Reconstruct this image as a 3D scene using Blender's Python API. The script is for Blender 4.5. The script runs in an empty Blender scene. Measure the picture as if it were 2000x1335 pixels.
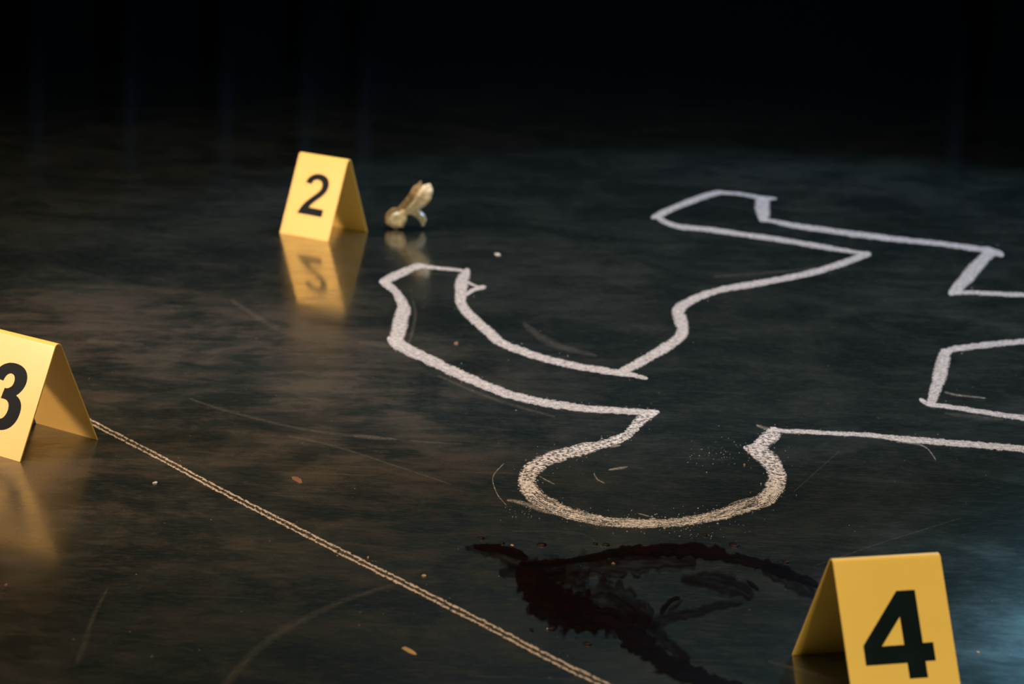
import bpy, bmesh, math, random
from mathutils import Vector, Matrix, noise

random.seed(7)
scene = bpy.context.scene
COL = scene.collection

# ------------------------------------------------------------------ camera
F_PX, CAM_H, PITCH, ROLL = 4679.0, 0.78333, 0.244995, 0.034807
IW, IH = 2000.0, 1335.0
FWD = Vector((0, math.cos(PITCH), -math.sin(PITCH)))
_up = Vector((0, math.sin(PITCH), math.cos(PITCH)))
_rt = Vector((1, 0, 0))
RT = _rt * math.cos(ROLL) + _up * math.sin(ROLL)
UP = -_rt * math.sin(ROLL) + _up * math.cos(ROLL)
cam_d = bpy.data.cameras.new('camera')
cam = bpy.data.objects.new('camera', cam_d)
COL.objects.link(cam)
cam.matrix_world = Matrix(((RT.x, UP.x, -FWD.x, 0), (RT.y, UP.y, -FWD.y, 0), (RT.z, UP.z, -FWD.z, CAM_H), (0, 0, 0, 1)))
cam_d.sensor_width = 36.0
cam_d.lens = F_PX / IW * 36.0
cam_d.clip_start, cam_d.clip_end = 0.05, 60
cam_d.dof.use_dof = True
cam_d.dof.focus_distance = 2.56
cam_d.dof.aperture_fstop = 7.0
scene.camera = cam

# ------------------------------------------------------------------ world, lamps, exposure
world = bpy.data.worlds.new('world')
scene.world = world
world.use_nodes = True
world.node_tree.nodes['Background'].inputs['Color'].default_value = (0.25, 0.5, 1.0, 1)
world.node_tree.nodes['Background'].inputs['Strength'].default_value = 0.0012

scene.view_settings.view_transform = 'Standard'
scene.view_settings.look = 'None'
scene.view_settings.gamma = 1.0
scene.view_settings.use_curve_mapping = False
scene.view_settings.exposure = 0.0


def spot(name, loc, aim, watts, color, deg, blend, radius):
    d = bpy.data.lights.new(name, 'SPOT')
    d.energy, d.color, d.spot_size, d.spot_blend, d.shadow_soft_size = watts, color, math.radians(deg), blend, radius
    o = bpy.data.objects.new(name, d)
    COL.objects.link(o)
    o.location = loc
    o.rotation_euler = (Vector(aim) - Vector(loc)).to_track_quat('-Z', 'Y').to_euler()
    return o


# warm work lamp standing to the left: lights the faces of markers 2 and 3
spot('warm_key_lamp', (-3.75, 2.12, 1.95), (-0.62, 3.2, 0.0), 800, (1.0, 0.685, 0.52), 48, 1.0, 0.32)
# big soft box hung above the markers
sb = bpy.data.lights.new('overhead_softbox', 'AREA')
sb.energy, sb.color, sb.shape, sb.size, sb.spread = 30, (1.0, 0.75, 0.48), 'SQUARE', 1.5, math.radians(76)
sbo = bpy.data.objects.new('overhead_softbox', sb)
COL.objects.link(sbo)
sbo.location = (-0.35, 3.05, 3.2)
# weaker warm lamp over the camera's shoulder: lights marker 4 and the foreground
spot('warm_fill_lamp', (1.0, -0.8, 1.35), (0.26, 2.08, 0.02), 235, (1.0, 0.82, 0.42), 23, 0.7, 0.22)
# cool lamps from behind on the right
spot('cool_back_lamp', (1.9, 5.0, 4.2), (0.45, 3.75, 0.0), 980, (0.42, 0.70, 1.0), 26.6, 0.2, 0.12)
spot('cool_side_lamp', (1.9, 5.6, 1.9), (0.42, 1.85, 0.0), 330, (0.26, 0.70, 1.0), 11, 1.0, 0.15)
# added unseen bluish light on the far wall, for teal reflections in the floor
spot('added_wall_wash', (0.3, 7.7, 3.5), (0.2, 9.2, 3.0), 45, (0.30, 0.68, 1.0), 150, 1.0, 0.3)


# ------------------------------------------------------------------ helpers
def G(u, v, z=0.0):
    """image pixel -> point of the floor"""
    d = FWD + RT * ((u - IW / 2) / F_PX) + UP * ((IH / 2 - v) / F_PX)
    t = (z - CAM_H) / d.z
    return Vector((d.x * t, d.y * t, z))


def tag(o, label=None, cat=None, group=None, kind=None):
    if label: o['label'] = label
    if cat: o['category'] = cat
    if group: o['group'] = group
    if kind: o['kind'] = kind
    return o


def mesh_obj(name, verts, faces, mat, parent=None, smooth=False, uvs=None):
    me = bpy.data.meshes.new(name)
    me.from_pydata([tuple(v) for v in verts], [], faces)
    if uvs is not None:
        lay = me.uv_layers.new(name='UVMap')
        for p in me.polygons:
            for li in p.loop_indices:
                lay.data[li].uv = uvs[me.loops[li].vertex_index]
    me.update()
    if smooth:
        me.polygons.foreach_set('use_smooth', [True] * len(me.polygons))
    if mat: me.materials.append(mat)
    o = bpy.data.objects.new(name, me)
    COL.objects.link(o)
    if parent: o.parent = parent
    return o


def empty(name, loc, rz=0.0):
    o = bpy.data.objects.new(name, None)
    COL.objects.link(o)
    o.location = loc
    o.rotation_euler = (0, 0, rz)
    o.empty_display_size = 0.02
    return o


class NT:
    def __init__(self, name):
        self.m = bpy.data.materials.new(name)
        self.m.use_nodes = True
        self.t = self.m.node_tree
        self.t.nodes.clear()
        self.out = self.t.nodes.new('ShaderNodeOutputMaterial')

    def n(self, kind, **kw):
        nd = self.t.nodes.new(kind)
        for k, v in kw.items():
            setattr(nd, k, v)
        return nd

    def link(self, a, b):
        self.t.links.new(a, b)

    def setin(self, sock, val):
        if hasattr(val, 'is_linked') or isinstance(val, bpy.types.NodeSocket):
            self.link(val, sock)
        else:
            sock.default_value = val

    def coords(self, kind='Object', scale=(1, 1, 1), rot=(0, 0, 0), loc=(0, 0, 0)):
        tc = self.n('ShaderNodeTexCoord')
        mp = self.n('ShaderNodeMapping')
        mp.inputs['Scale'].default_value = scale
        mp.inputs['Rotation'].default_value = rot
        mp.inputs['Location'].default_value = loc
        self.link(tc.outputs[kind], mp.inputs['Vector'])
        return mp.outputs['Vector']

    def noise(self, vec, scale, detail=4, rough=0.55, dist=0.0):
        nd = self.n('ShaderNodeTexNoise')
        self.link(vec, nd.inputs['Vector'])
        nd.inputs['Scale'].default_value = scale
        nd.inputs['Detail'].default_value = detail
        nd.inputs['Roughness'].default_value = rough
        nd.inputs['Distortion'].default_value = dist
        return nd.outputs['Fac']

    def math(self, op, a, b=0.0, clamp=False):
        nd = self.n('ShaderNodeMath', operation=op)
        nd.use_clamp = clamp
        self.setin(nd.inputs[0], a)
        self.setin(nd.inputs[1], b)
        return nd.outputs[0]

    def remap(self, v, a, b, c=0.0, d=1.0):
        nd = self.n('ShaderNodeMapRange')
        nd.interpolation_type = 'SMOOTHSTEP'
        self.setin(nd.inputs['Value'], v)
        self.setin(nd.inputs['From Min'], a)
        self.setin(nd.inputs['From Max'], b)
        self.setin(nd.inputs['To Min'], c)
        self.setin(nd.inputs['To Max'], d)
        return nd.outputs['Result']

    def mix(self, f, a, b):
        nd = self.n('ShaderNodeMix', data_type='RGBA')
        self.setin(nd.inputs['Factor'], f)
        for s, v in ((nd.inputs[6], a), (nd.inputs[7], b)):
            if isinstance(v, tuple):
                s.default_value = (*v, 1)
            else:
                self.link(v, s)
        return nd.outputs[2]

    def principled(self, color, rough=0.5, **kw):
        p = self.n('ShaderNodeBsdfPrincipled')
        if isinstance(color, tuple):
            p.inputs['Base Color'].default_value = (*color, 1)
        else:
            self.link(color, p.inputs['Base Color'])
        self.setin(p.inputs['Roughness'], rough)
        for k, v in kw.items():
            self.setin(p.inputs[k], v)
        return p

    def done(self, shader):
        self.link(shader, self.out.inputs['Surface'])
        return self.m


# ------------------------------------------------------------------ materials
def mat_floor():
    t = NT('polished_concrete')
    v = t.coords()
    big = t.noise(v, 1.3, 5, 0.6, 0.6)
    mid = t.noise(v, 6.0, 7, 0.68, 0.5)
    streak = t.noise(t.coords(scale=(2.2, 7.0, 1), rot=(0, 0, 0.12)), 3.0, 7, 0.7, 0.4)
    fine = t.noise(v, 240.0, 3, 0.7)
    grain = t.noise(t.coords(scale=(1, 2.6, 1), rot=(0, 0, 0.2)), 420.0, 2, 0.6)
    small = t.noise(t.coords(scale=(0.75, 1.5, 1), rot=(0, 0, -0.1)), 26.0, 6, 0.72, 0.8)
    patch = t.math('ADD', t.math('ADD', t.math('MULTIPLY', big, 0.30), t.math('MULTIPLY', small, 0.22)), t.math('ADD', t.math('MULTIPLY', mid, 0.26), t.math('MULTIPLY', streak, 0.22)))
    # the worn, dusty part of the floor: an area of its own between markers 2 and 3 and the chalk arm
    dist = t.n('ShaderNodeVectorMath', operation='DISTANCE')
    t.link(t.coords(scale=(1.0, 0.8, 1)), dist.inputs[0])
    dist.inputs[1].default_value = (-0.55, 2.2, 0)
    worn = t.remap(t.math('ADD', dist.outputs['Value'], t.math('MULTIPLY', big, 0.5)), 0.58, 1.02, 1.0, 0.15)
    p = t.math('MULTIPLY', t.remap(patch, 0.455, 0.585), worn)
    dark = t.mix(t.remap(mid, 0.40, 0.60), (0.0052, 0.0102, 0.0098), (0.0122, 0.0190, 0.0172))
    col = t.mix(p, dark, (0.052, 0.0415, 0.032))
    col = t.mix(t.remap(fine, 0.45, 0.75, 0.0, 0.35), col, (0.036, 0.034, 0.029))
    col = t.mix(t.remap(grain, 0.35, 0.6, 0.55, 0.0), col, (0.0035, 0.005, 0.005))
    # felt-like polishing marks
    for rz in (0.15, 1.1, -0.8):
        fb = t.noise(t.coords(scale=(48, 330, 1), rot=(0, 0, rz)), 1.0, 3, 0.65)
        col = t.mix(t.remap(fb, 0.54, 0.72, 0.0, 0.55), col, (0.038, 0.037, 0.032))
    # hairline scratches in three directions and pale specks of dust
    for rz, sc, lo in ((0.35, 2.0, 0.68), (1.25, 2.6, 0.69), (-0.6, 2.3, 0.685)):
        s = t.noise(t.coords(scale=(1.2, 190, 1), rot=(0, 0, rz)), sc, 2, 0.5)
        brk = t.noise(t.coords(loc=(rz * 9, 3, 0)), 7.0, 2, 0.5)
        f = t.math('MULTIPLY', t.remap(s, lo, lo + 0.05), t.remap(brk, 0.5, 0.62, 0.0, 0.6))
        col = t.mix(f, col, (0.085, 0.075, 0.065))
    vor = t.n('ShaderNodeTexVoronoi')
    t.link(v, vor.inputs['Vector'])
    vor.inputs['Scale'].default_value = 26.0
    spk = t.remap(vor.outputs['Distance'], 0.018, 0.035, 0.75, 0.0)
    col = t.mix(spk, col, (0.13, 0.12, 0.11))
    rough = t.math('ADD', t.remap(worn, 0.45, 1.0, 0.20, 0.42), t.remap(patch, 0.42, 0.66, 0.0, 0.12))
    crough = t.math('ADD', t.remap(mid, 0.35, 0.7, 0.05, 0.12), t.remap(worn, 0.60, 1.0, 0.0, 0.13))
    bmp = t.n('ShaderNodeBump')
    bmp.inputs['Strength'].default_value = 0.05
    bmp.inputs['Distance'].default_value = 0.002
    t.link(t.math('ADD', t.math('MULTIPLY', t.noise(v, 30, 3), 1.0), t.math('MULTIPLY', fine, 0.10)), bmp.inputs['Height'])
    sh = t.principled(col, rough, **{'IOR': 1.7, 'Normal': bmp.outputs['Normal'], 'Coat Normal': bmp.outputs['Normal'], 'Specular IOR Level': t.remap(worn, 0.35, 0.9, 0.5, 0.06), 'Coat Weight': t.remap(patch, 0.42, 0.62, 1.0, 0.55), 'Coat Roughness': crough, 'Coat IOR': 2.1})
    return t.done(sh.outputs[0])


def mat_chalk(name, color=(0.44, 0.42, 0.43), style='dense', opacity=1.0):
    """powdery chalk: UV x = metres along the stroke, UV y = -1..1 across it"""
    t = NT(name)
    uv = t.n('ShaderNodeUVMap').outputs['UV']
    sep = t.n('ShaderNodeSeparateXYZ')
    t.link(uv, sep.inputs[0])
    av = t.math('ABSOLUTE', sep.outputs['Y'])
    obj = t.coords()
    grain = t.noise(obj, 520, 2, 0.6)
    clump = t.noise(obj, 150, 3, 0.6)
    ms = t.n('ShaderNodeMapping')
    ms.inputs['Scale'].default_value = (15.0, 7.0, 1.0)
    t.link(uv, ms.inputs['Vector'])
    strk = t.noise(ms.outputs['Vector'], 1.6, 3, 0.6)
    edge = t.remap(t.math('ADD', av, t.math('MULTIPLY', t.math('SUBTRACT', clump, 0.5), 1.5)), 0.74, 1.0, 1.0, 0.0)
    if style == 'dense':
        d = t.math('ADD', t.math('MULTIPLY', grain, 0.55), t.math('ADD', t.math('MULTIPLY', strk, 0.25), t.math('MULTIPLY', clump, 0.35)))
        a = t.remap(d, 0.38, 0.74, 0.20, 1.0)
    elif style == 'streaky':
        d = t.math('ADD', t.math('MULTIPLY', grain, 0.55), t.math('ADD', t.math('MULTIPLY', strk, 0.75), t.math('MULTIPLY', clump, 0.20)))
        a = t.remap(d, 0.69, 0.83, 0.03, 1.0)
    elif style == 'grainy':
        g2 = t.noise(obj, 230, 3, 0.68)
        d = t.math('ADD', t.math('MULTIPLY', g2, 0.85), t.math('ADD', t.math('MULTIPLY', strk, 0.25), t.math('MULTIPLY', clump, 0.30)))
        a = t.remap(d, 0.60, 0.76, 0.05, 1.0)
    elif style == 'rail':
        rail = t.remap(t.math('ABSOLUTE', t.math('SUBTRACT', av, 0.58)), 0.10, 0.48, 0.13, -0.12)
        mr = t.n('ShaderNodeMapping')
        mr.inputs['Scale'].default_value = (170.0, 1.6, 1.0)
        t.link(uv, mr.inputs['Vector'])
        lad = t.noise(mr.outputs['Vector'], 1.0, 2, 0.5)
        d = t.math('ADD', t.math('ADD', rail, t.math('MULTIPLY', lad, 0.85)), t.math('MULTIPLY', grain, 0.45))
        a = t.remap(d, 0.60, 0.80, 0.04, 1.0)
    else:
        d = t.math('ADD', t.math('MULTIPLY', grain, 0.45), t.math('ADD', t.math('MULTIPLY', strk, 0.4), t.math('MULTIPLY', clump, 0.3)))
        a = t.remap(d, 0.45, 0.80, 0.05, 1.0)
        edge = t.remap(t.math('ADD', av, t.math('MULTIPLY', t.math('SUBTRACT', clump, 0.5), 0.7)), 0.1, 1.0, 1.0, 0.0)
    a = t.math('MULTIPLY', t.math('MULTIPLY', a, edge), opacity)
    col = t.mix(t.remap(clump, 0.3, 0.7), tuple(c * 0.82 for c in color), color)
    p = t.principled(col, 1.0, **{'Specular IOR Level': 0.1, 'Alpha': a})
    return t.done(p.outputs[0])


def mat_blood(name, opacity, lo=0.34):
    t = NT(name)
    uv = t.n('ShaderNodeUVMap').outputs['UV']
    sep = t.n('ShaderNodeSeparateXYZ')
    t.link(uv, sep.inputs[0])
    av = t.math('ABSOLUTE', sep.outputs['Y'])
    ms = t.n('ShaderNodeMapping')
    ms.inputs['Scale'].default_value = (9.0, 3.2, 1.0)
    t.link(uv, ms.inputs['Vector'])
    strk = t.noise(ms.outputs['Vector'], 1.5, 4, 0.65)
    obj = t.coords()
    blot = t.noise(obj, 46, 7, 0.70, 0.6)
    edge = t.remap(t.math('ADD', av, t.math('MULTIPLY', t.math('SUBTRACT', blot, 0.5), 1.5)), 0.66, 0.76, 1.0, 0.0)
    d = t.math('ADD', t.math('MULTIPLY', strk, 0.6), t.math('MULTIPLY', blot, 0.4))
    a = t.math('MULTIPLY', t.math('MULTIPLY', t.remap(d, lo, lo + 0.16, 0.25, 1.0), edge), opacity)
    col = t.mix(t.remap(blot, 0.35, 0.65), (0.0008, 0.0002, 0.0004), (0.0030, 0.0003, 0.0006))
    p = t.principled(col, 0.65, **{'Alpha': a, 'IOR': 1.33, 'Specular IOR Level': 0.05})
    return t.done(p.outputs[0])


def mat_yellow():
    t = NT('yellow_plastic')
    v = t.coords()
    mott = t.noise(v, 14, 3)
    col = t.mix(t.remap(mott, 0.3, 0.7), (0.80, 0.545, 0.12), (0.83, 0.565, 0.135))
    scr = t.noise(t.coords(scale=(160, 3, 3)), 2.0, 2)
    rough = t.remap(scr, 0.3, 0.7, 0.47, 0.50)
    p = t.principled(col, rough, **{'IOR': 1.55, 'Coat Weight': 0.35, 'Coat Roughness': 0.13, 'Coat IOR': 1.5})
    tr = t.n('ShaderNodeBsdfTranslucent')
    tr.inputs['Color'].default_value = (0.72, 0.66, 0.05, 1)
    ms = t.n('ShaderNodeMixShader')
    ms.inputs[0].default_value = 0.04
    t.link(p.outputs[0], ms.inputs[1])
    t.link(tr.outputs[0], ms.inputs[2])
    return t.done(ms.outputs[0])


def mat_plain(name, color, rough, nscale=40.0, var=0.25, **kw):
    t = NT(name)
    nz = t.noise(t.coords(), nscale, 4)
    col = t.mix(t.remap(nz, 0.3, 0.7), tuple(c * (1 - var) for c in color), color)
    p = t.principled(col, rough, **kw)
    return t.done(p.outputs[0])


def mat_wrapper(name='crumpled_cream_plastic', lo=(0.74, 0.64, 0.44), hi=(0.88, 0.82, 0.68)):
    t = NT(name)
    v = t.coords()
    nz = t.noise(v, 90, 4, 0.6)
    bmp = t.n('ShaderNodeBump')
    bmp.inputs['Strength'].default_value = 0.5
    bmp.inputs['Distance'].default_value = 0.003
    t.link(nz, bmp.inputs['Height'])
    col = t.mix(t.remap(nz, 0.35, 0.65), lo, hi)
    p = t.principled(col, 0.22, **{'IOR': 1.48, 'Normal': bmp.outputs['Normal'], 'Transmission Weight': 0.04})
    tr = t.n('ShaderNodeBsdfTranslucent')
    t.link(col, tr.inputs['Color'])
    ms = t.n('ShaderNodeMixShader')
    ms.inputs[0].default_value = 0.3
    t.link(p.outputs[0], ms.inputs[1])
    t.link(tr.outputs[0], ms.inputs[2])
    return t.done(ms.outputs[0])


M_FLOOR = mat_floor()
M_DENSE = mat_chalk('white_chalk', style='dense')
M_STREAK = mat_chalk('streaky_white_chalk', style='streaky')
M_GRAINY = mat_chalk('grainy_white_chalk', style='grainy')
M_RAIL = mat_chalk('grainy_chalk_line', color=(0.34, 0.29, 0.25), style='rail')
M_FAINT = mat_chalk('rubbed_chalk', color=(0.55, 0.50, 0.45), style='faint', opacity=0.085)
M_FAINTER = mat_chalk('old_scuff', color=(0.30, 0.27, 0.21), style='faint', opacity=0.13)
M_THIN = mat_chalk('thin_chalk_scratch', color=(0.70, 0.66, 0.62), style='faint', opacity=0.42)
M_BLOOD = mat_blood('dark_blood', 0.96)
M_BLOOD_THIN = mat_blood('smeared_blood', 0.72, 0.42)
M_DROP = mat_plain('wet_blood', (0.004, 0.0005, 0.0009), 0.5, **{'IOR': 1.35, 'Specular IOR Level': 0.2})
M_YELLOW = mat_yellow()
M_INK = mat_plain('black_print', (0.004, 0.010, 0.014), 0.42, **{'IOR': 1.5, 'Specular IOR Level': 0.04})
M_WALL = mat_plain('dark_wall_paint', (0.04, 0.045, 0.05), 0.7, 3.0)
M_PIPE = mat_plain('blue_grey_steel', (0.11, 0.13, 0.17), 0.6, 20.0)
M_CRUMB = mat_plain('chalk_powder', (0.28, 0.27, 0.28), 1.0)

# ------------------------------------------------------------------ setting
floor = mesh_obj('floor', [(-7, -2.5, 0), (7, -2.5, 0), (7, 9.2, 0), (-7, 9.2, 0), (-7, -2.5, -0.1), (7, -2.5, -0.1), (7, 9.2, -0.1), (-7, 9.2, -0.1)],
                 [(0, 1, 2, 3), (7, 6, 5, 4), (0, 4, 5, 1), (1, 5, 6, 2), (2, 6, 7, 3), (3, 7, 4, 0)], M_FLOOR)
tag(floor, 'dark scuffed glossy concrete floor of the unlit room', kind='structure')

wall = mesh_obj('wall_back', [(-7, 9.2, -0.1), (7, 9.2, -0.1), (7, 9.4, -0.1), (-7, 9.4, -0.1), (-7, 9.2, 3.6), (7, 9.2, 3.6), (7, 9.4, 3.6), (-7, 9.4, 3.6)],
                [(3, 2, 1, 0), (4, 5, 6, 7), (0, 1, 5, 4), (1, 2, 6, 5), (2, 3, 7, 6), (3, 0, 4, 7)], M_WALL)
tag(wall, 'black far wall lost in the dark', kind='structure')


def cylinder_mesh(r, h, n=12):
    vs = [(r * math.cos(2 * math.pi * i / n), r * math.sin(2 * math.pi * i / n), z) for z in (0, h) for i in range(n)]
    fs = [(i, (i + 1) % n, n + (i + 1) % n, n + i) for i in range(n)] + [tuple(range(n))[::-1], tuple(range(n, 2 * n))]
    return vs, fs


# ------------------------------------------------------------------ ribbons drawn on the floor
def catmull(pts, step):
    """pts (u, v, w) -> resampled list"""
    P = [pts[0]] + list(pts) + [pts[-1]]
    out = []
    for i in range(1, len(P) - 2):
        a, b, c, d = P[i - 1], P[i], P[i + 1], P[i + 2]
        n = max(2, int(math.hypot(c[0] - b[0], c[1] - b[1]) / step))
        for k in range(n):
            s = k / n
            out.append(tuple(0.5 * (2 * b[j] + (c[j] - a[j]) * s + (2 * a[j] - 5 * b[j] + 4 * c[j] - d[j]) * s * s + (3 * b[j] - a[j] - 3 * c[j] + d[j]) * s ** 3) for j in range(3)))
    out.append(pts[-1])
    return out


ZL = [0.0003]


def ribbon(name, pts, mat, parent=None, step=7.0, jag=0.12, across=4, seed=0.0, widen=1.0, taper=True):
    """a band lying on the floor; pts = centre line with the width seen in the photograph"""
    c = catmull(pts, step)
    ZL[0] += 0.000012
    z = ZL[0]
    verts, uvs, faces = [], [], []
    s = 0.0
    prev = None
    n = len(c)
    for i, (u, v, w) in enumerate(c):
        a, b = c[max(0, i - 1)], c[min(n - 1, i + 1)]
        tx, ty = b[0] - a[0], b[1] - a[1]
        L = math.hypot(tx, ty) or 1.0
        nx, ny = -ty / L, tx / L
        hw = 0.5 * max(w, 1.0) * widen
        if taper and i in (0, n - 1):
            hw *= 0.55
        g = G(u, v, z)
        if prev is not None: s += (g - prev).length
        prev = g
        j1 = 1 + jag * (noise.noise(Vector((i * 0.55, seed, 1.7))) * 2)
        j2 = 1 + jag * (noise.noise(Vector((i * 0.55, seed, 8.3))) * 2)
        for k in range(across + 1):
            q = -1 + 2 * k / across
            off = hw * q * (j1 if q < 0 else j2)
            verts.append(G(u + nx * off, v + ny * off, z))
            uvs.append((s + seed * 3.1, q))
    m = across + 1
    for i in range(n - 1):
        for k in range(across):
            a = i * m + k
            faces.append((a, a + m, a + m + 1, a + 1))
    o = mesh_obj(name, verts, faces, mat, None, uvs=uvs)
    me = o.data
    # upward normals
    if me.polygons[0].normal.z < 0:
        me.flip_normals()
    if parent:
        o.parent = parent
        o.matrix_parent_inverse = Matrix.Translation(parent.location).inverted()
    return o


body = empty('chalk_body_outline', G(1300, 720))
tag(body, 'white chalk outline of a fallen body drawn on the dark floor', 'chalk outline')

STROKES = [
    # hand and arm on the left
    ('arm_stroke', M_DENSE, [(1285, 806, 9), (1250, 804, 13), (1200, 801, 14), (1150, 798, 16), (1090, 790, 18), (1030, 779, 18), (980, 765, 19), (930, 745, 20), (880, 722, 22), (840, 703, 23), (800, 683, 25), (770, 667, 24), (757, 658, 10)]),
    ('hand_stroke', M_DENSE, [(774, 676, 24), (774, 662, 31), (778, 644, 34), (783, 624, 34), (787, 602, 30), (780, 580, 20), (770, 566, 17), (757, 556, 16), (744, 549, 12)]),
    ('hand_stroke', M_DENSE, [(741, 551, 10), (752, 547, 16), (770, 539, 18), (792, 529, 17), (814, 520, 14), (830, 520, 11)]),
    ('hand_stroke', M_DENSE, [(822, 520, 9), (845, 522, 8), (875, 525, 7), (905, 528, 7)]),
    ('arm_stroke', M_DENSE, [(914, 524, 13), (909, 536, 22), (902, 551, 28), (900, 570, 27), (900, 588, 24), (909, 606, 22), (927, 624, 22), (949, 643, 22), (971, 663, 21), (997, 677, 18), (1050, 696, 16), (1120, 713, 15), (1190, 725, 14), (1235, 732, 11), (1265, 739, 6)]),
    ('thumb_stroke', M_DENSE, [(908, 577, 8), (922, 567, 9), (935, 562, 10), (949, 560, 9)]),
    ('thumb_stroke', M_DENSE, [(912, 549, 8), (922, 555, 5), (936, 560, 4)]),
    # torso and leg at the top
    ('torso_stroke', M_DENSE, [(1206, 727, 12), (1232, 717, 18), (1267, 697, 20), (1302, 677, 22), (1326, 659, 24), (1335, 641, 27), (1328, 622, 30), (1325, 607, 27), (1338, 594, 20), (1362, 581, 17), (1395, 569, 14), (1430, 561, 14), (1525, 545, 13), (1601, 528, 14), (1658, 509, 14), (1684, 499, 14), (1701, 496, 12)]),
    ('leg_stroke', M_DENSE, [(1694, 496, 7), (1658, 490, 8), (1620, 484, 11), (1544, 471, 11), (1468, 460, 11), (1392, 449, 11), (1335, 443, 11), (1305, 436, 12), (1282, 422, 12)]),
    ('foot_stroke', M_DENSE, [(1272, 425, 9), (1290, 418, 14), (1316, 406, 13), (1354, 391, 13), (1385, 380, 12), (1412, 375, 10)]),
    ('foot_stroke', M_DENSE, [(1400, 376, 7), (1430, 377, 7), (1455, 380, 7), (1485, 386, 9), (1517, 388, 5)]),
    ('heel_stroke', M_DENSE, [(1492, 384, 28), (1490, 398, 30), (1489, 413, 29), (1492, 430, 24)]),
    ('leg_stroke', M_DENSE, [(1483, 429, 9), (1508, 431, 8), (1544, 439, 11), (1620, 450, 12), (1696, 460, 13), (1772, 469, 12), (1848, 477, 11), (1905, 485, 13), (1940, 491, 15), (1960, 499, 12)]),
    ('knee_stroke', M_DENSE, [(1937, 488, 22), (1928, 498, 26), (1909, 519, 28), (1886, 545, 27), (1866, 566, 23), (1853, 574, 12)]),
    ('leg_stroke', M_DENSE, [(1858, 571, 10), (1905, 571, 9), (1962, 574, 10), (2004, 576, 10), (2080, 580, 10)]),
    # the other side: arm and shoulder on the right
    ('arm_stroke', M_DENSE, [(2080, 656, 12), (2000, 666, 12), (1927, 673, 13), (1878, 679, 13), (1858, 682, 15), (1842, 692, 17)]),
    ('arm_stroke', M_DENSE, [(1850, 682, 20), (1845, 693, 27), (1839, 719, 30), (1831, 748, 28), (1822, 774, 25), (1816, 792, 16)]),
    ('arm_stroke', M_DENSE, [(1796, 778, 8), (1815, 789, 11), (1862, 795, 10), (1927, 805, 11), (2000, 816, 12), (2080, 829, 12)]),
    ('shoulder_stroke', M_DENSE, [(1505, 836, 8), (1530, 841, 9), (1558, 842, 10), (1631, 846, 9), (1697, 849, 10), (1756, 856, 13), (1829, 862, 14), (1894, 867, 14), (2000, 876, 15), (2080, 884, 15)]),
    # neck and head
    ('neck_stroke', M_GRAINY, [(1520, 838, 24), (1512, 846, 32), (1499, 857, 34), (1483, 869, 30), (1466, 880, 18)]),
    ('head_stroke', M_GRAINY, [(1452, 873, 8), (1466, 876, 20), (1482, 883, 31), (1499, 895, 36), (1512, 912, 38), (1518, 930, 40), (1515, 948, 42), (1503, 965, 36)]),
    ('head_stroke', M_STREAK, [(1517, 944, 34), (1506, 962, 38), (1484, 978, 31), (1452, 990, 26), (1422, 1000, 25), (1381, 1010, 23), (1341, 1017, 21), (1300, 1021, 20), (1250, 1022, 19), (1215, 1020, 15)]),
    ('head_stroke', M_STREAK, [(1285, 1021, 15), (1240, 1021, 19), (1205, 1020, 20), (1172, 1016, 22), (1122, 1004, 26), (1081, 990, 30), (1050, 972, 36), (1034, 955, 38), (1028, 940, 36)]),
    ('head_stroke', M_GRAINY, [(1040, 966, 26), (1032, 952, 38), (1027, 938, 38), (1037, 920, 36), (1057, 903, 31), (1081, 892, 28), (1122, 881, 25), (1162, 871, 21), (1198, 861, 18), (1222, 850, 19), (1238, 834, 22), (1253, 819, 25), (1268, 809, 22), (1288, 804, 9)]),
]
for i, (nm, mt, pts) in enumerate(STROKES):
    ribbon(nm, pts, mt, body, seed=i * 1.37 + 0.4, widen=0.97)
# stray passes of the chalk beside the outline
STRAY = [
    (M_THIN, [(1478, 973, 4), (1487, 981, 3), (1497, 989, 4)]),
    (M_THIN, [(1423, 985, 3), (1445, 977, 4), (1464, 972, 3)]),
    (M_THIN, [(1188, 917, 3), (1207, 914, 6), (1226, 911, 3)]),
    (M_THIN, [(1053, 929, 2), (1067, 937, 3), (1083, 945, 2)]),
    (M_THIN, [(1160, 923, 3), (1166, 935, 4), (1181, 943, 2)]),
    (M_THIN, [(985, 904, 2), (963, 930, 2.5), (970, 962, 2.5), (989, 986, 2)]),
    (M_THIN, [(990, 976, 5), (1015, 980, 9), (1045, 990, 11), (1070, 1000, 9)]),
    (M_THIN, [(1246, 1002, 2), (1262, 1006, 3), (1281, 1012, 2)]),
    (M_THIN, [(1190, 872, 6), (1200, 871, 6), (1212, 869, 4)]),
    (M_THIN, [(1477, 829, 5), (1490, 834, 7), (1505, 838, 6)]),
    (M_THIN, [(1750, 862, 4), (1790, 866, 5), (1812, 876, 3), (1828, 898, 3)]),
    (M_THIN, [(1845, 765, 5), (1870, 771, 4), (1925, 777, 3)]),
    (M_FAINT, [(1845, 806, 6), (1890, 812, 10), (1960, 819, 8)]),
    (M_FAINT, [(806, 585, 5), (811, 615, 8), (803, 655, 9), (794, 676, 7)]),
    (M_FAINT, [(790, 674, 6), (850, 700, 7), (925, 738, 6)]),
    (M_FAINT, [(855, 733, 5), (960, 777, 8), (1085, 814, 6)]),
]
for i, (mt, pts) in enumerate(STRAY):
    ribbon('stray_stroke', pts, mt, body, step=5, seed=60 + i * 2.3, widen=1.2)

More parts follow.
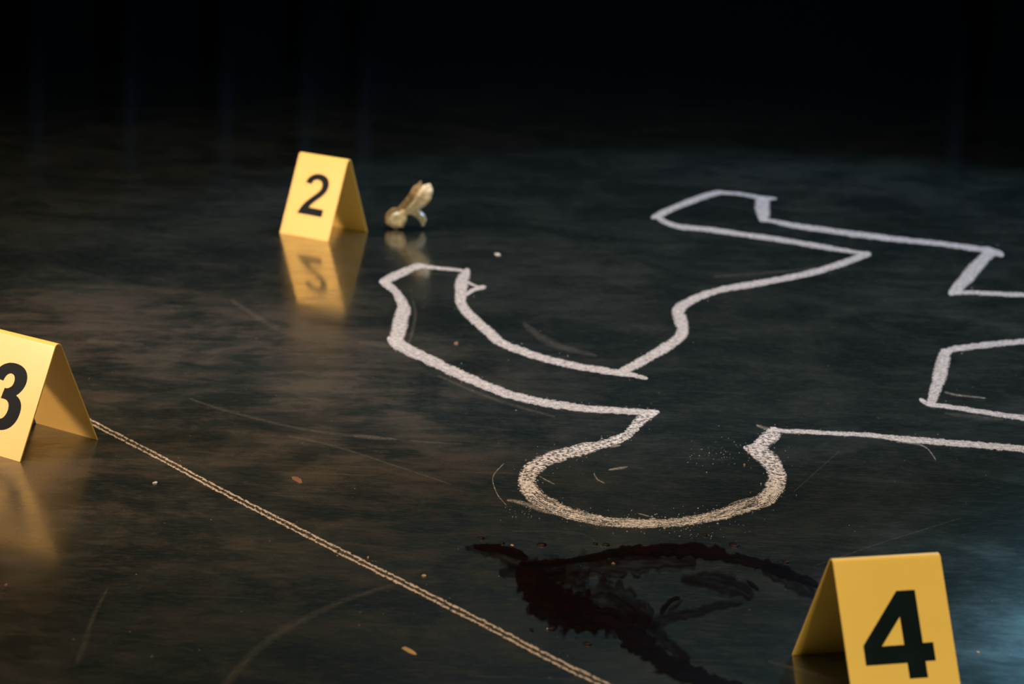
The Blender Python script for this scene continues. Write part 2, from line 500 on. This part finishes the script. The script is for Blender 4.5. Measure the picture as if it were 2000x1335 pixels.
line = ribbon('chalk_line', [(-90, 684, 9), (60, 764, 10), (184, 827, 11), (307, 890, 12), (433, 958, 12.5), (560, 1023, 13), (700, 1094, 14), (762, 1125, 14), (925, 1207, 15), (1087, 1291, 15), (1190, 1341, 16), (1300, 1396, 17)], M_RAIL, step=10, jag=0.07, seed=33.0, widen=1.1)
tag(line, 'long straight grainy chalk line running from behind marker 3 to the bottom edge', 'chalk line')

# old scuffs rubbed into the floor
SCUFFS = [
    (M_FAINT, [(370, 778, 5), (430, 798, 6), (480, 812, 6), (560, 831, 6), (640, 845, 6), (720, 853, 8), (775, 858, 4)]),
    (M_FAINT, [(690, 850, 6), (725, 853, 8), (770, 856, 5)]),
    (M_FAINT, [(800, 860, 3), (850, 864, 4), (905, 867, 3)]),
    (M_FAINT, [(1022, 630, 10), (1060, 660, 16), (1100, 678, 14), (1165, 694, 7)]),
    (M_FAINT, [(560, 850, 5), (650, 870, 5), (760, 905, 4), (880, 945, 3)]),
    (M_FAINTER, [(212, 1146, 4), (196, 1175, 9), (178, 1215, 12), (165, 1255, 14), (150, 1295, 12)]),
    (M_FAINTER, [(432, 1345, 20), (480, 1290, 19), (530, 1245, 17), (600, 1205, 15), (690, 1165, 12), (770, 1142, 9)]),
    (M_FAINT, [(1000, 1037, 2), (1130, 1040, 0.8), (1180, 1072, 2)]),
    (M_FAINTER, [(170, 665, 10), (215, 670, 12), (280, 672, 8)]),
    (M_FAINTER, [(450, 585, 8), (520, 630, 12), (545, 640, 10)]),
    (M_FAINTER, [(700, 668, 8), (740, 672, 12), (765, 676, 10)]),
    (M_FAINT, [(1590, 1105, 2), (1720, 1060, 3), (1880, 1010, 2)]),
    (M_FAINT, [(1550, 960, 2), (1600, 915, 2), (1640, 880, 2)]),
    (M_FAINT, [(1395, 540, 4), (1550, 528, 5), (1590, 521, 4)]),
    (M_FAINTER, [(1500, 1290, 8), (1570, 1310, 12), (1640, 1330, 9)]),
]
for i, (mt, pts) in enumerate(SCUFFS):
    ribbon('scuff_mark', pts, mt, floor, step=8, seed=120 + i * 3.1, widen=1.3)

# ------------------------------------------------------------------ blood
blood = empty('blood_smear', G(1230, 1170))
tag(blood, 'dark dried blood smeared across the floor below the chalk head', 'blood')
SMEARS = [
    ('wet_edge', M_BLOOD, [(1015, 1100, 8), (1075, 1098, 12), (1140, 1090, 12), (1200, 1079, 18), (1260, 1073, 22), (1320, 1072, 26), (1380, 1076, 24), (1440, 1090, 20), (1500, 1105, 22), (1550, 1122, 18), (1600, 1142, 8)]),
    ('wet_edge', M_BLOOD_THIN, [(1490, 1108, 24), (1530, 1125, 36), (1570, 1147, 30), (1590, 1166, 12)]),
    ('smear', M_BLOOD_THIN, [(908, 1068, 10), (945, 1073, 22), (985, 1082, 34), (1020, 1098, 38), (1060, 1112, 44), (1105, 1115, 44)]),
    ('smear', M_BLOOD, [(925, 1066, 6), (960, 1068, 14), (1000, 1075, 18), (1030, 1090, 12)]),
    ('smear', M_BLOOD_THIN, [(975, 1118, 18), (1040, 1110, 36), (1110, 1106, 44), (1190, 1105, 46), (1280, 1098, 40), (1360, 1096, 26)]),
    ('pool', M_BLOOD, [(1010, 1112, 14), (1030, 1130, 46), (1052, 1155, 70), (1085, 1180, 86), (1130, 1195, 74), (1180, 1205, 44), (1220, 1215, 24)]),
    ('pool', M_BLOOD_THIN, [(1050, 1120, 30), (1095, 1150, 90), (1150, 1175, 100), (1215, 1190, 96), (1270, 1215, 50)]),
    ('smear', M_BLOOD, [(1135, 1195, 20), (1185, 1205, 34), (1225, 1230, 44), (1262, 1262, 44), (1300, 1290, 42), (1350, 1315, 38), (1420, 1342, 34), (1500, 1370, 30)]),
    ('smear', M_BLOOD_THIN, [(1185, 1160, 18), (1225, 1185, 30), (1262, 1215, 32), (1300, 1250, 28), (1345, 1290, 24)]),
    ('smear', M_BLOOD_THIN, [(1255, 1222, 20), (1300, 1206, 24), (1350, 1196, 22), (1400, 1182, 16), (1450, 1176, 8)]),
    ('finger_trail', M_BLOOD, [(1290, 1197, 6), (1298, 1184, 9), (1312, 1170, 9), (1328, 1166, 6)]),
    ('finger_trail', M_BLOOD_THIN, [(1304, 1190, 5), (1320, 1182, 9), (1332, 1170, 5)]),
    ('smear', M_BLOOD_THIN, [(1330, 1130, 14), (1390, 1132, 34), (1440, 1146, 38), (1470, 1164, 18)]),
    ('finger_trail', M_BLOOD, [(1458, 1132, 5), (1468, 1140, 6), (1482, 1150, 4)]),
]
for i, (nm, mt, pts) in enumerate(SMEARS):
    ribbon(nm, pts, mt, blood, step=6, jag=0.3, across=6, seed=200 + i * 4.7, widen=1.35)


def drop(u, v, wpx, hpx, label, rz=0.0):
    """a flattened bead of blood"""
    c = G(u, v)
    a = (G(u + wpx / 2, v) - c).length
    b = (G(u, v - hpx / 2) - c).length
    n, verts, faces = 18, [], []
    for r, z in ((1.0, 0.0), (0.9, 0.0009), (0.55, 0.0014)):
        for k in range(n):
            t = 2 * math.pi * k / n
            j = 1 + 0.16 * noise.noise(Vector((math.cos(t) * 1.3 + u, math.sin(t) * 1.3 + v, 0)))
            verts.append((a * r * j * math.cos(t), b * r * j * math.sin(t), z))
    verts.append((0, 0, 0.0016))
    for q in range(2):
        for k in range(n):
            faces.append((q * n + k, q * n + (k + 1) % n, (q + 1) * n + (k + 1) % n, (q + 1) * n + k))
    for k in range(n):
        faces.append((2 * n + k, 2 * n + (k + 1) % n, 3 * n))
    o = mesh_obj('blood_drop', verts, faces, M_DROP, smooth=True)
    o.location = (c.x, c.y, 0.0002)
    o.rotation_euler = (0, 0, rz)
    tag(o, label, 'blood drop', 'blood drops around the smear')


drop(1058, 1063.5, 19, 7, 'largest round blood drop between the chalk head and the smear')
drop(1077, 1227, 17, 8, 'round blood drop below the smear, closest to the chalk line')
drop(1038, 1231, 8, 6, 'tiny blood drop left of the round drop near the chalk line')
drop(1163, 1062, 10, 4, 'left one of two small blood drops under the chalk head')
drop(1184, 1064, 14, 5, 'right one of two small blood drops under the chalk head')
drop(1434, 1064, 18, 9, 'oblong blood drop lying between the smear and marker 4', 0.4)
drop(1377, 1045, 12, 4, 'thin blood drop nearest the bottom of the chalk head')
drop(940, 1051, 14, 4, 'flat blood drop at the far left above the smear')
drop(981, 1061, 10, 3.5, 'flat blood drop above the left tip of the smear')
drop(1148, 1257, 16, 7, 'blood drop beside the lower trail of the smear', 0.2)
drop(1535, 1098, 12, 5, 'small blood drop beyond the right end of the smear', 0.3)


# ------------------------------------------------------------------ evidence markers
DIG = {
    '4': [[(3.8, 31.6), (21.1, 31.6), (21.1, 77.6), (30.6, 77.6), (30.6, 93.4), (21.1, 93.4), (21.1, 107.3), (4.2, 107.3), (4.2, 93.8), (-33.6, 93.8), (-33.6, 76.8)],
          [(3.6, 54.0), (3.7, 78.2), (-16.7, 78.2)]],
    '2': [[(-21.4, 47.5), (-17.8, 39.6), (-9.8, 34.3), (-1.0, 32.2), (8.4, 32.4), (16.5, 35.4), (22.1, 40.4), (24.5, 47.8), (23.7, 55.0), (19.6, 62.0), (13.1, 68.7), (4.2, 76.2), (-1.2, 81.4), (-4.6, 87.0), (-4.2, 88.2), (25.1, 88.6), (25.1, 99.4), (-24.2, 99.0), (-19.8, 89.8), (-13.3, 80.6), (-5.2, 73.1), (4.7, 64.6), (11.4, 57.9), (13.6, 51.2), (12.0, 45.0), (7.9, 41.2), (1.1, 39.8), (-4.8, 40.9), (-9.1, 44.1), (-10.7, 48.9)]],
    '3': [[(-26.0, 53.6), (-26.6, 47.2), (-24.6, 42.2), (-20.5, 38.2), (-15.0, 35.2), (-8.3, 33.2), (-0.5, 32.7), (7.8, 33.5), (14.9, 36.1), (19.8, 39.8), (22.9, 45.0), (23.9, 50.5), (22.8, 56.8), (19.1, 62.8), (14.2, 67.3), (19.0, 69.0), (23.4, 72.2), (26.6, 76.8), (28.0, 82.5), (27.6, 90.4), (24.8, 97.3), (19.7, 103.3), (12.8, 107.2), (5.4, 109.0), (-3.5, 109.2), (-12.0, 107.6), (-19.5, 103.6), (-24.8, 97.0), (-27.2, 88.0), (-13.2, 86.4), (-11.0, 92.4), (-6.6, 96.2), (-1.0, 97.2), (3.4, 95.8), (6.4, 92.8), (8.2, 88.5), (8.6, 83.4), (7.0, 78.2), (2.8, 75.0), (-2.4, 74.2), (-7.6, 74.4), (-6.4, 62.4), (-2.2, 62.1), (1.9, 60.0), (4.6, 57.0), (5.2, 52.2), (3.9, 47.8), (0.1, 45.1), (-4.9, 45.0), (-8.8, 47.3), (-11.0, 50.9), (-12.0, 55.0)]],
}


def grow(p, d):
    """outset of a clockwise-as-listed outline (y runs down)"""
    out, n = [], len(p)
    for i in range(n):
        a, b, c = Vector(p[i - 1]), Vector(p[i]), Vector(p[(i + 1) % n])
        t = ((b - a).normalized() + (c - b).normalized())
        t = t.normalized() if t.length > 1e-4 else Vector((1, 0))
        out.append((b.x + t.y * d, b.y - t.x * d))
    return out


def smooth_poly(p, rounds):
    """Chaikin corner cutting that keeps the sharp corners"""
    for _ in range(rounds):
        out = []
        n = len(p)
        for i in range(n):
            a, b, c = Vector(p[i - 1]), Vector(p[i]), Vector(p[(i + 1) % n])
            ang = (b - a).angle(c - b, 0)
            if ang > 0.85:
                out.append(tuple(b))
            else:
                out.append(tuple(b.lerp(a, 0.25)))
                out.append(tuple(b.lerp(c, 0.25)))
        p = out
    return p


def marker(num, loc, yaw, spread, slant, label):
    root = empty('evidence_marker', (loc[0], loc[1], 0), yaw)
    tag(root, label, 'evidence marker', 'numbered yellow evidence markers')
    w, th, r = 0.1, 0.0018, 0.0056
    h = math.sqrt(slant * slant - spread * spread / 4)
    # tangent from the foot (a, 0) to the ridge circle centred (0, h - r)
    a, cz = spread / 2, h - r
    D = math.hypot(a, cz)
    base = math.atan2(cz, -a)                      # direction foot -> centre (right-hand foot)
    al = base - math.asin(r / D)                   # tangent passing outside the circle
    dv = Vector((math.cos(al), math.sin(al)))      # up the right-hand panel (y, z)
    nv = Vector((dv.y, -dv.x))                     # outward normal on the right side
    tl = math.sqrt(D * D - r * r)
    foot = Vector((a, 0))
    outer = [foot, foot + dv * tl]
    ang0 = math.atan2(nv.y, nv.x)
    N = 10
    arc = []
    for k in range(1, N):
        t = ang0 + (math.pi - 2 * ang0) * k / N
        arc.append(Vector((r * math.cos(t), cz + r * math.sin(t))))
    right = [foot, foot * 0.0 + foot + dv * tl]
    outer = right + arc + [Vector((-p.x, p.y)) for p in reversed(right)]
    ri = r - th
    inner_r = [foot - nv * th, foot + dv * tl - nv * th]
    inner_r[0] = inner_r[0] - dv * (inner_r[0].y / dv.y)
    arci = []
    for k in range(1, N):
        t = ang0 + (math.pi - 2 * ang0) * k / N
        arci.append(Vector((ri * math.cos(t), cz + ri * math.sin(t))))
    inner = inner_r + arci + [Vector((-p.x, p.y)) for p in reversed(inner_r)]
    n = len(outer)
    verts, faces = [], []
    # rounded-off rims: three stations at each end
    for x, e in ((-w / 2, 1), (-w / 2 + 0.0004, 0), (w / 2 - 0.0004, 0), (w / 2, 1)):
        for i in range(n):
            o_, i_ = outer[i], inner[i]
            d = (i_ - o_) * (0.2 if e else 0.0)
            for p in (o_ + d, i_ - d):
                verts.append((x, p.x, p.y))
    m = 2 * n
    def vid(st, i, k): return st * m + 2 * i + k
    for st in range(3):
        for i in range(n - 1):
            faces.append((vid(st, i, 0), vid(st + 1, i, 0), vid(st + 1, i + 1, 0), vid(st, i + 1, 0)))
            faces.append((vid(st, i, 1), vid(st, i + 1, 1), vid(st + 1, i + 1, 1), vid(st + 1, i, 1)))
        faces.append((vid(st, 0, 0), vid(st, 0, 1), vid(st + 1, 0, 1), vid(st + 1, 0, 0)))
        faces.append((vid(st, n - 1, 0), vid(st + 1, n - 1, 0), vid(st + 1, n - 1, 1), vid(st, n - 1, 1)))
    for st, fl in ((0, 0), (3, 1)):
        for i in range(n - 1):
            f = (vid(st, i, 0), vid(st, i + 1, 0), vid(st, i + 1, 1), vid(st, i, 1))
            faces.append(f[::-1] if fl else f)
    o = mesh_obj('folded_card', verts, faces, M_YELLOW, root)
    bm = bmesh.new()
    bm.from_mesh(o.data)
    bmesh.ops.recalc_face_normals(bm, faces=bm.faces)
    bm.to_mesh(o.data)
    bm.free()
    for p in o.data.polygons:
        p.use_smooth = len(p.vertices) == 4 and abs(p.normal.x) < 0.3
    try:
        o.data.set_sharp_from_angle(angle=math.radians(30))
    except Exception:
        pass
    # printed digit on the front panel (the -y side)
    top = Vector((0, 0, h))
    down = Vector((0, -a, -h)).normalized()
    nrm = Vector((0, -nv.x, nv.y))
    # panel plane passes through (0,-a,0) with direction dv mirrored
    pd = Vector((0, -dv.x, dv.y))
    foot3 = Vector((0, -a, 0))
    loops = DIG[num]
    polys = [smooth_poly(grow(loops[0], 1.1) if num == '2' else loops[0], 0 if num == '4' else 2)] + [list(q) for q in loops[1:]]
    cu = bpy.data.curves.new('digit_curve', 'CURVE')
    cu.dimensions = '2D'
    cu.fill_mode = 'BOTH'
    cu.extrude = 0.00006
    for q in polys:
        sp = cu.splines.new('POLY')
        sp.points.add(len(q) - 1)
        for pt, (x, y) in zip(sp.points, q):
            pt.co = (x / 1000, -y / 1000, 0, 1)
        sp.use_cyclic_u = True
    tmp = bpy.data.objects.new('digit_tmp', cu)
    COL.objects.link(tmp)
    dg = bpy.context.evaluated_depsgraph_get()
    me = bpy.data.meshes.new_from_object(tmp.evaluated_get(dg))
    bpy.data.objects.remove(tmp)
    me.name = 'digit'
    bpy.data.curves.remove(cu)
    ex = Vector((1, 0, 0))
    for v in me.vertices:
        x, y, z = v.co
        pos = foot3 + pd * (slant + y) + ex * x + nrm * (0.00009 + z)
        v.co = pos
    me.materials.clear()
    me.materials.append(M_INK)
    d = bpy.data.objects.new('digit', me)
    COL.objects.link(d)
    d.parent = root
    d['label'] = 'black printed number ' + num
    return root


marker('2', (-0.312382, 3.824563), -0.588186, 0.104272, 0.136287, 'yellow folded marker numbered 2, standing at the back beside the crumpled wrapper')
marker('3', (-0.541006, 2.591310), -0.626547, 0.117849, 0.136287, 'yellow folded marker numbered 3, cut by the left edge at the chalk line')
marker('4', (0.327814, 1.960190), 0.269907, 0.145413, 0.136287, 'yellow folded marker numbered 4, in the near right corner beside the blood')

# ------------------------------------------------------------------ crumpled wrapper beside marker 2
wb = G(792, 447)
wrap = empty('crumpled_wrapper', (wb.x, wb.y, 0), 0.0)
tag(wrap, 'small crumpled piece of shiny cream plastic wrapper beside marker 2', 'wrapper')
M_WRAP = mat_wrapper()
M_WRAP_TAN = mat_wrapper('shaded_tan_plastic', (0.34, 0.25, 0.13), (0.58, 0.46, 0.28))  # darker copy of the film, painting shade beside the lit wide fold
PX = 1.0 / 1213.0


def wp(zx, zy, y=0.0):
    """point of the wrapper in its own upright plane: offsets taken in millimetres from its foot"""
    return Vector(((740 + zx / 11.125 - 792) * PX, y, max(0.0008, (447.0 - (340 + zy / 11.125)) * PX)))


def lobe(name, path, parent, seed, nv=14, nu=22, crease=0.0016, mat=None):
    """a pinched tube of film: path of (zx, zy, depth, half width px*11, half thickness)"""
    verts, faces = [], []
    K = len(path) - 1
    for i in range(nu + 1):
        f = i / nu * K
        k = min(int(f), K - 1)
        s = f - k
        a, b, c, d = path[max(k - 1, 0)], path[k], path[k + 1], path[min(k + 2, K)]
        q = [0.5 * (2 * b[j] + (c[j] - a[j]) * s + (2 * a[j] - 5 * b[j] + 4 * c[j] - d[j]) * s * s + (3 * b[j] - a[j] - 3 * c[j] + d[j]) * s ** 3) for j in range(5)]
        tx, tz = c[0] - b[0], -(c[1] - b[1])
        L = math.hypot(tx, tz) or 1
        side = Vector((tz / L, 0, -tx / L))
        ctr = wp(q[0], q[1], q[2])
        end = math.sin(math.pi * min(max(i / nu, 0.02), 0.98)) ** 0.35
        hw = q[3] / 11.125 * PX * end
        ht = q[4] * end
        for m in range(nv):
            t = 2 * math.pi * m / nv
            fold = 1.0 - 0.45 * max(0.0, math.cos(t + math.pi / 2)) ** 6
            p = ctr + side * (math.cos(t) * hw) + Vector((0, 1, 0)) * (math.sin(t) * ht * fold)
            nz = noise.noise_vector(p * 170 + Vector((seed, seed * 2, 0)))
            nz2 = noise.noise_vector(p * 75 + Vector((seed * 3, 0, seed)))
            p = p + nz * crease + nz2 * crease * 1.2
            p.z = max(p.z, 0.0006)
            verts.append(p)
    for i in range(nu):
        for m in range(nv):
            faces.append((i * nv + m, i * nv + (m + 1) % nv, (i + 1) * nv + (m + 1) % nv, (i + 1) * nv + m))
    faces.append(tuple(range(nv))[::-1])
    faces.append(tuple(nu * nv + m for m in range(nv)))
    o = mesh_obj(name, verts, faces, mat or M_WRAP, parent)
    bm = bmesh.new()
    bm.from_mesh(o.data)
    bmesh.ops.recalc_face_normals(bm, faces=bm.faces)
    bm.to_mesh(o.data)
    bm.free()
    return o


lobe('wide_fold', [(470, 880, -0.002, 60, 0.005), (640, 770, -0.004, 95, 0.007), (800, 640, -0.006, 130, 0.008), (930, 480, -0.007, 155, 0.009), (1020, 330, -0.006, 160, 0.008), (1075, 230, -0.003, 140, 0.006), (1110, 165, 0.0, 70, 0.004)], wrap, 1.3, crease=0.0013)
lobe('narrow_fold', [(380, 850, 0.002, 70, 0.006), (500, 690, 0.002, 75, 0.006), (620, 540, 0.001, 70, 0.005), (740, 370, 0.001, 70, 0.005), (840, 220, 0.001, 75, 0.005), (900, 110, 0.002, 55, 0.004)], wrap, 4.1, crease=0.0013, mat=M_WRAP_TAN)
lobe('inner_fold', [(430, 850, 0.004, 110, 0.004), (580, 700, 0.005, 130, 0.003), (720, 540, 0.005, 130, 0.003), (850, 360, 0.005, 120, 0.003), (950, 200, 0.005, 80, 0.003)], wrap, 6.4, crease=0.0010, mat=M_WRAP_TAN)
lobe('bunched_end', [(620, 760, 0.001, 80, 0.006), (520, 850, -0.002, 130, 0.010), (420, 950, -0.005, 180, 0.013), (350, 1050, -0.006, 190, 0.014), (320, 1160, -0.005, 130, 0.011)], wrap, 7.7, crease=0.0018)
lobe('torn_flap', [(640, 800, 0.004, 70, 0.004), (760, 810, 0.005, 85, 0.004), (880, 870, 0.004, 95, 0.005), (950, 970, 0.002, 90, 0.007), (965, 1100, 0.0, 70, 0.006)], wrap, 9.2)
lobe('torn_flap', [(420, 760, 0.005, 60, 0.004), (320, 790, 0.006, 80, 0.004), (240, 890, 0.004, 85, 0.004), (190, 1020, 0.001, 70, 0.005), (230, 1140, -0.001, 40, 0.004)], wrap, 12.9, mat=M_WRAP_TAN)

# ------------------------------------------------------------------ chips and flakes on the floor
def chip(u, v, wpx, hpx, mat, label, rz=0.0, thick=0.0008):
    c = G(u, v)
    a = (G(u + wpx / 2, v) - c).length
    b = (G(u, v - hpx / 2) - c).length
    n = 8
    ring = []
    for k in range(n):
        t = 2 * math.pi * k / n + 0.2
        j = 1 + 0.75 * noise.noise(Vector((math.cos(t) * 2 + u * 0.7, math.sin(t) * 2 + v * 0.7, 3)))
        ring.append((a * j * math.cos(t), b * j * math.sin(t)))
    verts = [(x, y, 0) for x, y in ring] + [(x * 0.85, y * 0.85, thick * (0.7 + 0.5 * ((k * 7) % 3) / 2)) for k, (x, y) in enumerate(ring)]
    faces = [(k, (k + 1) % n, n + (k + 1) % n, n + k) for k in range(n)] + [tuple(range(n, 2 * n)), tuple(range(n))[::-1]]
    o = mesh_obj('chip', verts, faces, mat)
    o.location = (c.x, c.y, 0.0003)
    o.rotation_euler = (0, 0, rz)
    tag(o, label, 'chip', 'chips lying on the floor')


M_ORANGE = mat_plain('rust_orange_flake', (0.13, 0.055, 0.028), 0.7)
M_TAN = mat_plain('tan_flake', (0.30, 0.19, 0.07), 0.6)
M_PALE = mat_plain('pale_flake_and_glint', (0.40, 0.37, 0.34), 0.7)
chip(582, 938, 18, 12, M_ORANGE, 'rust orange flake lying right of the chalk line, far from the outline', 0.5)
chip(303, 943, 10, 4, M_PALE, 'small pale sliver lying between marker 3 and the chalk line', -0.2)
chip(12, 1143, 8, 4, M_ORANGE, 'tiny orange chip at the left edge below marker 3')
chip(1000, 1065, 7, 3, M_TAN, 'tiny yellow chip on the left tip of the blood smear')
chip(828, 1124, 8, 4, M_TAN, 'tiny tan chip beside the middle of the chalk line')
chip(719, 1089, 4, 3, M_TAN, 'minute tan grain touching the upper side of the chalk line')
chip(1198, 1101, 7, 3, M_TAN, 'tiny tan chip inside the blood smear')
chip(1070, 1228, 4.5, 4, M_PALE, 'painted pale highlight on the round blood drop near the chalk line')  # pale bead painted in as the highlight of the blood drop
chip(972, 497, 14, 5, M_PALE, 'pale flake in the middle of the floor above the chalk hand')
chip(891, 671, 9, 6, M_ORANGE, 'small orange chip between the two lines of the chalk arm')
chip(1454, 908, 5, 4, M_ORANGE, 'minute reddish grain among the crumbs inside the chalk head')
chip(1910, 1274, 6, 4, M_PALE, 'pale grain right of marker 4')
chip(600 + 612 / 3.077, 950 + 985 / 3.077, 13, 16, M_TAN, 'thin tan shaving lying below the chalk line', 0.6, 0.0004)

# ------------------------------------------------------------------ chalk crumbs and dust
verts, faces = [], []


def crumb(p, r):
    b = len(verts)
    rot = Matrix.Rotation(random.random() * 6.28, 3, 'Z') @ Matrix.Rotation(random.random() * 6.28, 3, 'X')
    for d in ((1, 0, 0), (-1, 0, 0), (0, 1, 0), (0, -1, 0), (0, 0, 1), (0, 0, -1)):
        q = rot @ Vector(d) * (r * random.uniform(0.7, 1.25))
        verts.append((p.x + q.x, p.y + q.y, max(0.0002, r * 0.4 + q.z * 0.45)))
    for f in ((0, 2, 4), (2, 1, 4), (1, 3, 4), (3, 0, 4), (2, 0, 5), (1, 2, 5), (3, 1, 5), (0, 3, 5)):
        faces.append(tuple(b + k for k in f))


for nm, mt, pts in STROKES:
    c = catmull(pts, 8.0)
    head = nm in ('head_stroke', 'neck_stroke')
    for i in range(1, len(c) - 1):
        u, v, w = c[i]
        tx, ty = c[i + 1][0] - c[i - 1][0], c[i + 1][1] - c[i - 1][1]
        L = math.hypot(tx, ty) or 1
        for _ in range(4 if head else 1):
            off = random.gauss(0, 0.5) * w * (1.15 if random.random() < 0.5 else 0.8)
            crumb(G(u - ty / L * off + random.uniform(-4, 4), v + tx / L * off), random.uniform(0.0003, 0.0009) if random.random() < 0.85 else random.uniform(0.0009, 0.0015))
for _ in range(55):   # the scatter inside the neck
    crumb(G(random.gauss(1415, 32), random.gauss(884, 14)), random.uniform(0.0004, 0.0010))
for _ in range(60):   # below the left of the head
    crumb(G(random.gauss(1035, 30), random.gauss(995, 9)), random.uniform(0.0003, 0.0008))
for _ in range(40):
    crumb(G(random.gauss(1370, 60), random.gauss(1036, 9)), random.uniform(0.0003, 0.0008))
for _ in range(40):
    crumb(G(*(lambda x: (x, 828 + (x - 184) * 0.505 + random.gauss(0, 9)))(random.uniform(200, 1180))), random.uniform(0.0003, 0.0008))
for _ in range(90):  # loose specks all over
    crumb(G(random.uniform(100, 1950), random.uniform(480, 1300)), random.uniform(0.0003, 0.0008))
crumbs = mesh_obj('chalk_crumbs', verts, faces, M_CRUMB, body)
crumbs.matrix_parent_inverse = Matrix.Translation(body.location).inverted()
tag(crumbs, 'fine white chalk crumbs scattered along the outline', kind='stuff')

# ------------------------------------------------------------------ low steel posts standing at the far wall
for px in (40, 225, 415, 575, 690, 1865):
    g = (px - 1000) / F_PX
    vs, fs = cylinder_mesh(0.035, 0.95, 14)
    p = mesh_obj('steel_post', vs, fs, M_PIPE, wall, smooth=True)
    p.location = (g * 9.1, 9.14, 0.0)
